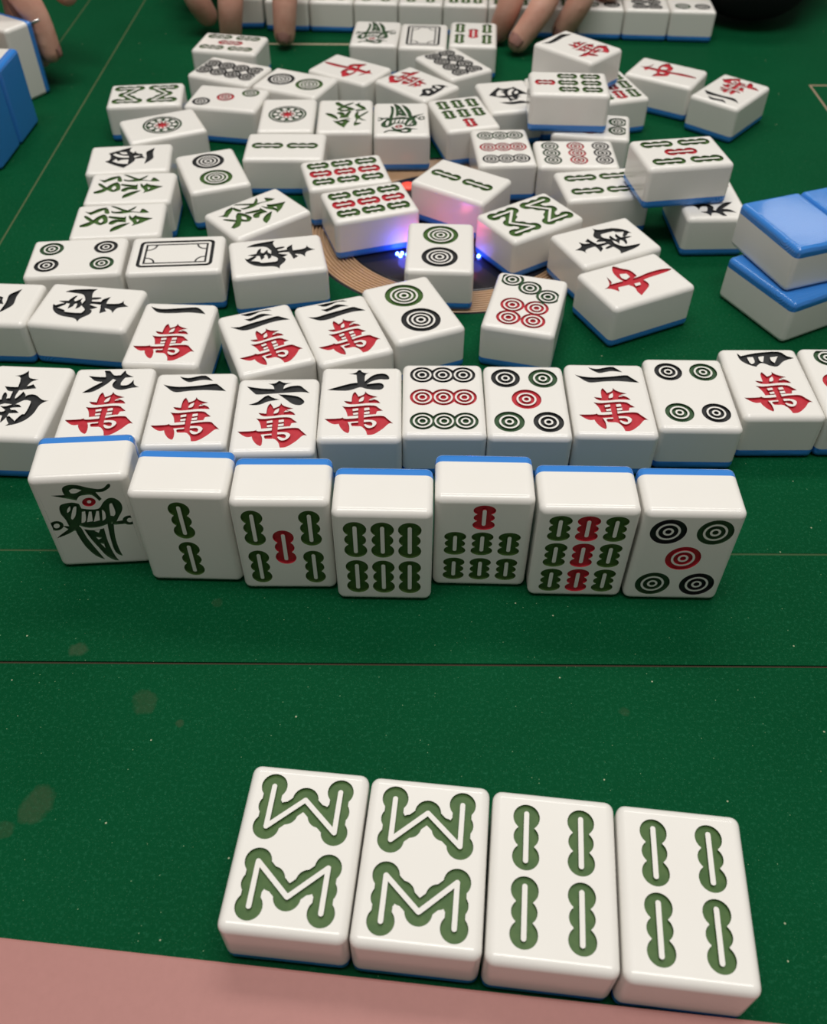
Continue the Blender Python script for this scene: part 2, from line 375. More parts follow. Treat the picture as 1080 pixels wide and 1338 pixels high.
# --- dots
R_STD = [(1, 0), (0.67, 1), (0.54, 0), (0.30, 1), (0.17, 0)]
R_BIG = [(1, 0), (0.73, 1), (0.63, 0), (0.49, 1), (0.39, 0), (0.25, 1), (0.14, 0)]
R_SML = [(1, 0), (0.76, 1), (0.61, 0), (0.38, 1), (0.24, 0)]
def dots(lst, r, rings, inner=None):
    out = [(('dot', i, c), c, circle(x, y, r, 40)) for i, (x, y, c) in enumerate(lst)]
    for i, (x, y, c) in enumerate(lst):
        for fr, wh in rings[1:]:
            out.append(((None, 'w') if wh else (('dot', i, c), c if not inner else inner)) + (circle(x, y, r*fr, 32),))
    return out
def dot(n):
    if n == 2: return dots([(0, 9.2, 'g'), (0, -9.2, 'k')], 8.0, R_BIG)
    if n == 3: return dots([(-7.6, 12.4, 'k'), (0.3, 0.8, 'r'), (8.0, -11.6, 'g')], 5.0, R_STD)
    if n == 4: return dots([(-6.6, 11.9, 'k'), (6.6, 11.9, 'd'), (-6.6, -11.6, 'd'), (6.6, -11.6, 'k')], 5.2, R_STD)
    if n == 5: return dots([(-7.0, 12.4, 'k'), (7.0, 12.4, 'd'), (0, 0.3, 'r'), (-7.0, -12.2, 'd'), (7.0, -12.2, 'k')], 5.45, R_STD)
    if n == 6: return dots([(-5.3, 14.2, 'd'), (5.3, 14.2, 'd'), (-6.2, -0.8, 'r'), (6.2, -0.8, 'r'), (-6.2, -12.6, 'r'), (6.2, -12.6, 'r')], 5.2, R_STD)
    if n == 7: return dots([(-8.3, 15.0, 'd'), (0, 10.4, 'd'), (8.3, 5.9, 'd'), (-5.0, -3.4, 'r'), (5.0, -3.4, 'r'), (-5.0, -12.6, 'r'), (5.0, -12.6, 'r')], 5.0, R_SML)
    if n == 8: return dots([(x, y, 'k') for y in (14.4, 4.8, -4.8, -14.4) for x in (-4.9, 4.9)], 5.2, [(1, 0), (0.70, 1), (0.62, 0), (0.34, 1), (0.26, 0)])
    if n == 9: return dots([(x, y, c) for y, c in ((13.6, 'k'), (0.6, 'r'), (-12.6, 'd')) for x in (-7.7, 0, 7.7)], 4.6, R_SML)
    if n == 1:
        s = ('flower_dot', 0, 'd'); out = [(s, 'd', circle(0, 0, 10.4, 56)), (None, 'w', circle(0, 0, 9.25, 56)), (s, 'd', circle(0, 0, 8.75, 56))]
        for i in range(10):
            a = 2*PI*i/10; out.append((None, 'w', circle(6.5*math.cos(a), 6.5*math.sin(a), 1.3, 16)))
        out.append((None, 'w', circle(0, 0, 4.6, 40)))
        for i in range(10):
            a = 2*PI*i/10; out.append((('flower_centre', 0, 'r'), 'r', bar(1.2*math.cos(a), 1.2*math.sin(a), 3.7*math.cos(a+0.5), 3.7*math.sin(a+0.5), 0.55)))
        out.append((('flower_centre', 0, 'r'), 'r', circle(0, 0, 1.3, 16)))
        return out
# --- characters, traced from the photograph
WQ = [(113, 61), (1010, 65), (1015, 893), (35, 893)]
def wan():
    S = ('character', 0, 'r')
    return trace(WQ, [
        (S, 'r', [(358, 452), (445, 462), (455, 385), (485, 350), (515, 390), (520, 405), (585, 380), (600, 345), (640, 380), (745, 410), (668, 425), (740, 450), (772, 482), (640, 478), (520, 490), (430, 492), (385, 478)]),
        (None, 'w', [(528, 452), (545, 425), (585, 405), (575, 450), (530, 462)]),
        (None, 'w', [(640, 448), (660, 430), (700, 440)]),
        (S, 'r', [(335, 512), (430, 520), (600, 505), (710, 508), (755, 535), (800, 565), (735, 572), (722, 605), (560, 615), (400, 628), (378, 560)]),
        (S, 'r', [(520, 600), (585, 600), (583, 715), (560, 745), (520, 735)]),
        (None, 'w', [(455, 545), (520, 536), (522, 560), (460, 568)]), (None, 'w', [(462, 590), (520, 583), (520, 605), (465, 611)]),
        (None, 'w', [(590, 535), (645, 528), (650, 555), (590, 562)]), (None, 'w', [(588, 580), (650, 573), (648, 598), (588, 604)]),
        (S, 'r', [(135, 655), (310, 650), (345, 632), (375, 655), (540, 645), (545, 682), (400, 692), (420, 740), (418, 800), (400, 818), (355, 795), (315, 750), (300, 712), (225, 712)]),
        (S, 'r', [(437, 715), (450, 703), (520, 698), (600, 692), (660, 690), (683, 710), (675, 735), (640, 730), (600, 715), (545, 738), (450, 738)]),
        (S, 'r', [(583, 640), (700, 625), (805, 625), (850, 655), (920, 712), (868, 712), (800, 770), (700, 830), (622, 838), (600, 780), (545, 735), (583, 720), (620, 755), (665, 758), (710, 735), (730, 700), (700, 675), (650, 668), (583, 668)]),
    ])
def num(n):
    S = ('numeral', 0, 'k')
    def T(q, *polys): return trace(q, [(S, 'k', p) if p[0] != 'w' else (None, 'w', p[1]) for p in polys])
    if n == 7: return T(WQ, [(165, 328), (300, 290), (430, 258), (510, 248), (500, 160), (405, 145), (490, 135), (535, 82), (580, 135), (680, 135), (605, 158), (595, 235), (680, 170), (760, 148), (830, 152), (870, 185), (868, 212), (820, 215), (760, 212), (680, 232), (618, 265), (700, 255), (770, 252), (808, 275), (806, 308), (770, 328), (690, 328), (600, 315), (540, 300), (430, 332), (330, 338)])
    if n == 6: return T([(176, 60), (1016, 64), (976, 856), (48, 856)],
        [(258, 152), (400, 175), (545, 185), (530, 150), (482, 128), (560, 122), (598, 85), (640, 120), (730, 124), (660, 145), (640, 185), (720, 158), (810, 155), (850, 180), (918, 235), (820, 222), (600, 230), (380, 240), (330, 220)],
        [(275, 345), (370, 315), (440, 265), (485, 248), (530, 275), (605, 297), (480, 315), (400, 345), (330, 350)],
        [(588, 242), (700, 250), (800, 270), (855, 310), (858, 335), (820, 358), (770, 355), (720, 335), (660, 290)])
    if n == 2: return T([(8, 76), (840, 72), (1024, 837), (128, 840)],
        [(262, 122), (350, 138), (430, 125), (510, 110), (560, 130), (628, 170), (520, 160), (440, 172), (380, 182), (310, 155)],
        [(122, 203), (220, 222), (340, 228), (520, 215), (660, 200), (710, 220), (805, 278), (680, 270), (560, 265), (420, 272), (300, 285), (240, 272), (180, 238)])
    if n == 3: return T([(15, 216), (708, 74), (998, 663), (258, 767)],
        [(235, 202), (310, 190), (400, 150), (460, 145), (540, 165), (440, 172), (370, 200), (310, 220)],
        [(270, 248), (330, 240), (420, 200), (480, 198), (552, 212), (470, 220), (400, 245), (330, 270)],
        [(145, 318), (230, 320), (330, 290), (480, 250), (590, 222), (640, 232), (728, 258), (600, 270), (480, 300), (360, 340), (280, 355), (220, 345)])
    if n == 1: return T([(196, 515), (665, 530), (525, 915), (29, 903)],
        [(230, 548), (300, 565), (420, 560), (520, 555), (555, 570), (582, 598), (480, 588), (380, 592), (290, 590), (255, 575)])
    if n == 4: return T([(480, 98), (914, 98), (1080, 486), (619, 480)],
        [(583, 128), (605, 145), (690, 128), (815, 120), (865, 145), (915, 157), (850, 172), (810, 203), (770, 200), (745, 190), (715, 185), (690, 205), (640, 190), (600, 165)],
        ('w', [(640, 152), (672, 150), (682, 178), (665, 190), (650, 175)]), ('w', [(703, 150), (735, 145), (730, 178), (712, 172)]), ('w', [(770, 152), (812, 147), (795, 183), (775, 170)]))
    if n == 9: return T([(274, 58), (1044, 58), (878, 756), (29, 727)],
        [(325, 290), (420, 240), (520, 195), (450, 185), (415, 160), (388, 137), (480, 148), (550, 150), (545, 110), (522, 72), (590, 95), (630, 135), (695, 135), (745, 85), (755, 125), (825, 155), (740, 160), (700, 205), (700, 230), (770, 225), (825, 180), (830, 225), (878, 250), (800, 258), (720, 272), (660, 268), (618, 240), (620, 210), (650, 180), (620, 170), (570, 210), (500, 250), (420, 285)])
def south():
    S = ('character', 0, 'k'); q = [(-97, 86), (1058, 86), (670, 1112), (-605, 1112)]
    out = trace(q, [(S, 'k', p) for p in [
        [(190, 248), (300, 225), (390, 170), (400, 250), (440, 275), (550, 285), (450, 320), (390, 380), (330, 440), (240, 440), (280, 280)],
        [(60, 393), (200, 400), (380, 385), (480, 352), (530, 408), (290, 440), (200, 460), (120, 455), (85, 425)],
        [(200, 430), (290, 430), (230, 540), (270, 600), (200, 620), (150, 600), (160, 540)],
        [(85, 475), (110, 510), (105, 560), (90, 600), (35, 580), (50, 500)],
        [(-40, 600), (40, 595), (150, 570), (240, 555), (300, 505), (345, 458), (385, 500), (380, 525), (430, 498), (500, 492), (560, 510), (640, 560), (735, 570), (660, 600), (600, 650), (540, 750), (440, 840), (300, 905), (135, 938), (185, 905), (150, 860), (135, 810), (180, 800), (250, 850), (270, 870), (290, 840), (360, 775), (400, 770), (440, 700), (475, 600), (450, 580), (380, 575), (300, 610), (230, 640), (100, 630), (-40, 640)],
        [(20, 665), (110, 668), (200, 640), (300, 640), (345, 675), (250, 680), (180, 690), (200, 715), (260, 715), (320, 755), (240, 760), (170, 765), (130, 830), (65, 895), (55, 880), (75, 800), (-40, 770), (-60, 735), (60, 745), (110, 720), (60, 690)]]])
    out += trace([(1023, 108), (822, 426), (48, 363), (246, 48)], [(S, 'k', [(350, 130), (430, 112), (615, 110), (575, 140), (570, 205), (520, 200), (500, 155), (430, 140)])])
    return out
def west():
    S = ('character', 0, 'k'); q = [(1045, 35), (1008, 346), (35, 376), (112, 60)]
    return trace(q, [
        (S, 'k', [(845, 92), (780, 120), (745, 145), (750, 200), (725, 275), (790, 240), (830, 205), (825, 150)]),
        (S, 'k', [(310, 150), (460, 110), (585, 80), (560, 120), (600, 150), (625, 125), (640, 150), (700, 160), (705, 180), (735, 210), (680, 210), (620, 215), (600, 250), (490, 318), (380, 285), (270, 240), (330, 220), (335, 170)]),
        (None, 'w', [(365, 165), (390, 150), (470, 175), (545, 180), (550, 200), (440, 195)]),
        (None, 'w', [(360, 240), (400, 215), (425, 240), (470, 225), (545, 222), (535, 272), (440, 265)]),
        (None, 'w', [(440, 135), (520, 138), (530, 160), (470, 157)]), (None, 'w', [(605, 185), (690, 175), (615, 202)])])
def fat():
    S = ('character', 0, 'g'); q = [(958, 271), (904, 598), (14, 619), (115, 310)]
    return trace(q, [(S, 'g', p) for p in [
        [(175, 370), (230, 375), (300, 345), (385, 330), (350, 358), (270, 388), (230, 405)],
        [(360, 345), (388, 340), (405, 385), (380, 395), (355, 380)],
        [(380, 308), (470, 325), (560, 355), (590, 350), (665, 315), (640, 345), (600, 365), (690, 375), (710, 345), (735, 345), (785, 378), (720, 385), (620, 377), (520, 390), (430, 385), (420, 365), (460, 372), (520, 365), (460, 340)],
        [(400, 413), (540, 426), (560, 413), (558, 475), (480, 472), (430, 495), (395, 490), (400, 470), (450, 448), (530, 453), (400, 432)],
        [(172, 410), (200, 415), (250, 450), (300, 415), (350, 395), (382, 420), (385, 470), (350, 490), (310, 500), (260, 480), (200, 510), (130, 517), (125, 500), (220, 465), (175, 430)],
        [(590, 402), (620, 430), (650, 405), (700, 420), (825, 435), (760, 460), (700, 485), (610, 510), (630, 480), (590, 440)],
        [(405, 567), (420, 530), (500, 495), (600, 478), (560, 502), (480, 542)]]] +
        [(None, 'w', [(300, 460), (330, 435), (345, 455), (320, 478)]), (None, 'w', [(660, 445), (690, 452), (668, 472)])])
def zhong():
    S = ('character', 0, 'r'); q = [(382, 502), (32, 226), (724, 19), (1061, 297)]
    return trace(q, [
        (S, 'r', [(345, 155), (430, 178), (500, 190), (560, 235), (480, 285), (420, 272), (355, 215)]),
        (S, 'r', [(490, 312), (600, 262), (640, 278), (660, 310), (620, 360), (595, 387), (560, 360), (540, 330)]),
        (None, 'w', [(410, 225), (470, 218), (500, 243), (468, 268), (430, 255)]), (None, 'w', [(535, 298), (585, 285), (590, 305), (550, 317)]),
        (S, 'r', [(330, 312), (460, 275), (570, 242), (650, 208), (760, 175), (865, 163), (820, 192), (650, 250), (560, 290), (400, 332), (412, 364), (335, 345), (285, 350), (325, 312), (298, 250), (345, 292)])])
def bird():
    S = ('bird', 0, 'd'); q = [(6, 64), (829, 38), (1029, 781), (353, 807)]
    Wt = lambda p: (None, 'w', p)
    return trace(q, [
        (S, 'd', [(232, 210), (340, 205), (320, 165), (325, 135), (370, 115), (440, 118), (520, 140), (600, 155), (650, 148), (685, 112), (705, 115), (700, 145), (650, 180), (590, 185), (640, 245), (620, 262), (560, 210), (500, 210), (460, 220), (440, 255), (350, 235)]),
        Wt([(375, 168), (410, 150), (475, 165), (430, 190), (390, 190)]),
        (S, 'd', [(305, 310), (330, 285), (400, 272), (460, 285), (480, 325), (560, 335), (620, 325), (650, 275), (690, 240), (740, 240), (790, 280), (802, 340), (770, 410), (750, 445), (690, 460), (620, 485), (540, 490), (470, 470), (440, 515), (400, 490), (360, 420), (320, 370)]),
        Wt([(370, 330), (390, 305), (392, 340), (370, 362)]), Wt([(415, 320), (440, 310), (437, 380), (415, 420), (402, 400)]),
        Wt([(485, 355), (510, 350), (517, 430), (485, 448)]), Wt([(540, 353), (560, 353), (572, 435), (527, 442)]), Wt([(598, 350), (618, 350), (627, 428), (580, 440)]), Wt([(642, 340), (665, 360), (672, 410), (648, 432)]),
        Wt([(700, 300), (720, 285), (747, 360), (735, 395), (710, 390)]),
        (S, 'd', ell(290, 470, 57, 40)), (S, 'd', [(335, 470), (430, 478), (440, 505), (380, 542), (300, 573), (330, 543), (385, 500)]), Wt(ell(293, 471, 24, 19)),
        (S, 'd', [(720, 445), (810, 430), (830, 460), (740, 468)]), (S, 'd', ell(857, 430, 54, 39)), Wt(ell(860, 430, 23, 18)),
        (S, 'd', [(435, 470), (480, 485), (530, 570), (600, 660), (670, 745), (600, 715), (520, 640), (450, 530)]),
        (S, 'd', [(505, 500), (580, 510), (660, 495), (690, 600), (730, 690), (780, 765), (690, 725), (620, 650), (560, 580)]),
        Wt([(585, 515), (630, 505), (620, 532)]), Wt([(600, 568), (642, 575), (620, 588)]), Wt([(635, 618), (662, 625), (672, 657)]),
        (S, 'd', [(685, 455), (735, 455), (745, 560), (770, 650), (803, 720), (750, 690), (715, 600)]),
        (('eye', 0, 'r'), 'r', ell(538, 270, 54, 38)), Wt(ell(540, 268, 17, 13))])
def rrect(a, b, r, n=6):
    out = []
    for cx, cy, a0 in ((a-r, b-r, 0), (-a+r, b-r, PI/2), (-a+r, -b+r, PI), (a-r, -b+r, 1.5*PI)):
        for i in range(n+1): t = a0+PI/2*i/n; out.append((cx+r*math.cos(t), cy+r*math.sin(t)))
    return out
def frame():
    S = ('frame', 0, 'k'); A, B = 10.6, 16.4
    out = [(S, 'k', rrect(A, B, 2.6)), (None, 'w', rrect(A-1.5, B-1.5, 1.4)), (S, 'k', rect(-A+2.7, -B+2.7, A-2.7, B-2.7)), (None, 'w', rect(-A+3.6, -B+3.6, A-3.6, B-3.6))]
    a, b = A-3.6, B-3.6
    for sx_, sy_ in ((1, 1), (-1, 1), (-1, -1), (1, -1)):
        def arc(r): return [(sx_*a, sy_*b)] + [(sx_*(a-r*math.cos(t)), sy_*(b-r*math.sin(t))) for t in [PI/2*i/8 for i in range(9)]]
        out += [(S, 'k', arc(4.2)), (None, 'w', arc(3.4))]
    return out
DESIGN = dict(bird=bird, south=south, west=west, fat=fat, zhong=zhong, frame=frame, blank=lambda: [])
for n in (2, 4, 5, 6, 7, 9): DESIGN['bam%d' % n] = (lambda n=n: bamboo(n))
DESIGN['bam8'] = bam8
for n in range(1, 10): DESIGN['dot%d' % n] = (lambda n=n: dot(n))
for n in (1, 2, 3, 4, 6, 7, 9): DESIGN['wan%d' % n] = (lambda n=n: num(n)+wan())

# ------------------------------------------------------------------ tile meshes
def rounded_box():
    bm = bmesh.new(); bmesh.ops.create_cube(bm, size=1)
    for v in bm.verts: v.co = Vector((v.co.x*TW, v.co.y*TH, (v.co.z+0.5)*TT))
    bmesh.ops.bevel(bm, geom=bm.edges[:], offset=TR, segments=5, profile=0.5, affect='EDGES', clamp_overlap=True)
    return bm
def analytic_normals(me, flat_from):
    """exact rounded-box normals; engraved floors and walls keep their own"""
    hx, hy = TW/2-TR, TH/2-TR; N = []
    for p in me.polygons:
        for vi in p.vertices:
            x, y, z = [c/MM for c in me.vertices[vi].co]
            n = Vector((x-max(-hx, min(hx, x)), y-max(-hy, min(hy, y)), z-max(TR, min(TT-TR, z))))
            if n.length < 1e-4 or p.index >= flat_from: n = p.normal.copy()
            N.append(n.normalized())
    me.polygons.foreach_set('use_smooth', [True]*len(me.polygons))
    me.normals_split_custom_set(N)
def half(keep_top, drop_top_face):
    bm = rounded_box()
    bmesh.ops.bisect_plane(bm, geom=bm.verts[:]+bm.edges[:]+bm.faces[:], plane_co=(0, 0, BLUE_T), plane_no=(0, 0, 1), clear_inner=keep_top, clear_outer=not keep_top)
    if drop_top_face:
        for fce in [q for q in bm.faces if abs(q.calc_center_median().z-TT) < 1e-3 and abs(q.normal.z) > 0.99]: bm.faces.remove(fce)
    return bm
def scale_mesh(me): me.transform(Matrix.Scale(MM, 4))
bm = half(False, False); ME_BACK = bpy.data.meshes.new('back_layer'); bm.normal_update(); bm.to_mesh(ME_BACK); bm.free(); scale_mesh(ME_BACK)
analytic_normals(ME_BACK, 10**9); ME_BACK.materials.append(M_BLUE)

def build_design(key):
    shapes = DESIGN[key]()
    hx, hy = TW/2-TR, TH/2-TR
    vs = [Vector(p) for p in ((-hx, -hy), (hx, -hy), (hx, hy), (-hx, hy))]; es = [(0, 1), (1, 2), (2, 3), (3, 0)]
    for s, c, P in shapes:
        n0 = len(vs); vs += [Vector((max(-hx+.05, min(hx-.05, x)), max(-hy+.05, min(hy-.05, y)))) for x, y in P]
        es += [(n0+i, n0+(i+1) % len(P)) for i in range(len(P))]
    V, E, Fc, *_ = delaunay_2d_cdt(vs, es, [], 0, 1e-4)
    P = np.array([v[:] for v in V]); cen = np.array([P[list(t)].mean(0) for t in Fc])
    lab = np.full(len(Fc), -1)
    for i, (s, c, poly) in enumerate(shapes): lab[inside(cen, np.array(poly))] = i
    sym = [None if l < 0 or shapes[l][1] == 'w' else (shapes[l][0], shapes[l][1]) for l in lab]
    # body: rounded shell + the uncut part of the face
    bm = half(True, True)
    vt = {}
    def V3(i):
        if i not in vt: vt[i] = bm.verts.new((P[i][0], P[i][1], TT))
        return vt[i]
    for t, sy in zip(Fc, sym):
        if sy is None: bm.faces.new([V3(i) for i in t])
    bm.normal_update()
    bm.faces.ensure_lookup_table()
    for fce in list(bm.faces):
        if fce.normal.z < -0.9 and fce.calc_center_median().z > TT-0.01: fce.normal_flip()
    me = bpy.data.meshes.new('body'); bm.to_mesh(me); bm.free(); scale_mesh(me); analytic_normals(me, 10**9); me.materials.append(M_WHITE)
    # engraved symbols, floor and walls
    edge = {}
    for ti, t in enumerate(Fc):
        for a, b in zip(t, (*t[1:], t[0])): edge.setdefault((min(a, b), max(a, b)), []).append(ti)
    groups = {}
    for ti, sy in enumerate(sym):
        if sy: groups.setdefault(sy[0], []).append(ti)
    parts = []
    for sid, tris in groups.items():
        bm = bmesh.new(); vd = {}
        def W(i, z):
            if (i, z) not in vd: vd[(i, z)] = bm.verts.new((P[i][0], P[i][1], z))
            return vd[(i, z)]
        for ti in tris:
            t = Fc[ti]; q = bm.faces.new([W(i, TT-DEPTH) for i in t])
            for a, b in zip(t, (*t[1:], t[0])):
                nb = [x for x in edge[(min(a, b), max(a, b))] if x != ti]
                if not nb or sym[nb[0]] is None:
                    try: bm.faces.new([W(a, TT-DEPTH), W(b, TT-DEPTH), W(b, TT), W(a, TT)])
                    except ValueError: pass
        bm.normal_update()
        for q in bm.faces:
            if abs(q.normal.z) > 0.9 and q.normal.z < 0: q.normal_flip()
        sm = bpy.data.meshes.new(sid[0]); bm.to_mesh(sm); bm.free(); scale_mesh(sm)
        colr = shapes[lab[tris[0]]][1]; sm.materials.append(PAINT[colr]); parts.append((sid[0], colr, sm))
    return me, parts
PROTO = {}
COLN = dict(g='green', d='dark green', k='black', r='red')
def make_tile(key):
    """a tile: ivory body, blue back layer, each engraved symbol a part; later ones are copies of the first"""
    if key in PROTO:
        src = PROTO[key]; r = src.copy(); COL.objects.link(r)
        for ch in src.children:
            cc = ch.copy(); COL.objects.link(cc); cc.parent = r
        return r
    r = empty('mahjong_tile')
    me, parts = build_design(key)
    b = bpy.data.objects.new('body', me); COL.objects.link(b); b.parent = r
    b = bpy.data.objects.new('back_layer', ME_BACK); COL.objects.link(b); b.parent = r; b['label'] = 'blue back layer'
    mixed = len({c for _, c, _ in parts}) > 1
    for nm, c, sm in parts:
        o = bpy.data.objects.new(nm, sm); COL.objects.link(o); o.parent = r
        if mixed: o['label'] = '%s %s' % (COLN[c], nm.replace('_', ' '))
    PROTO[key] = r
    return r
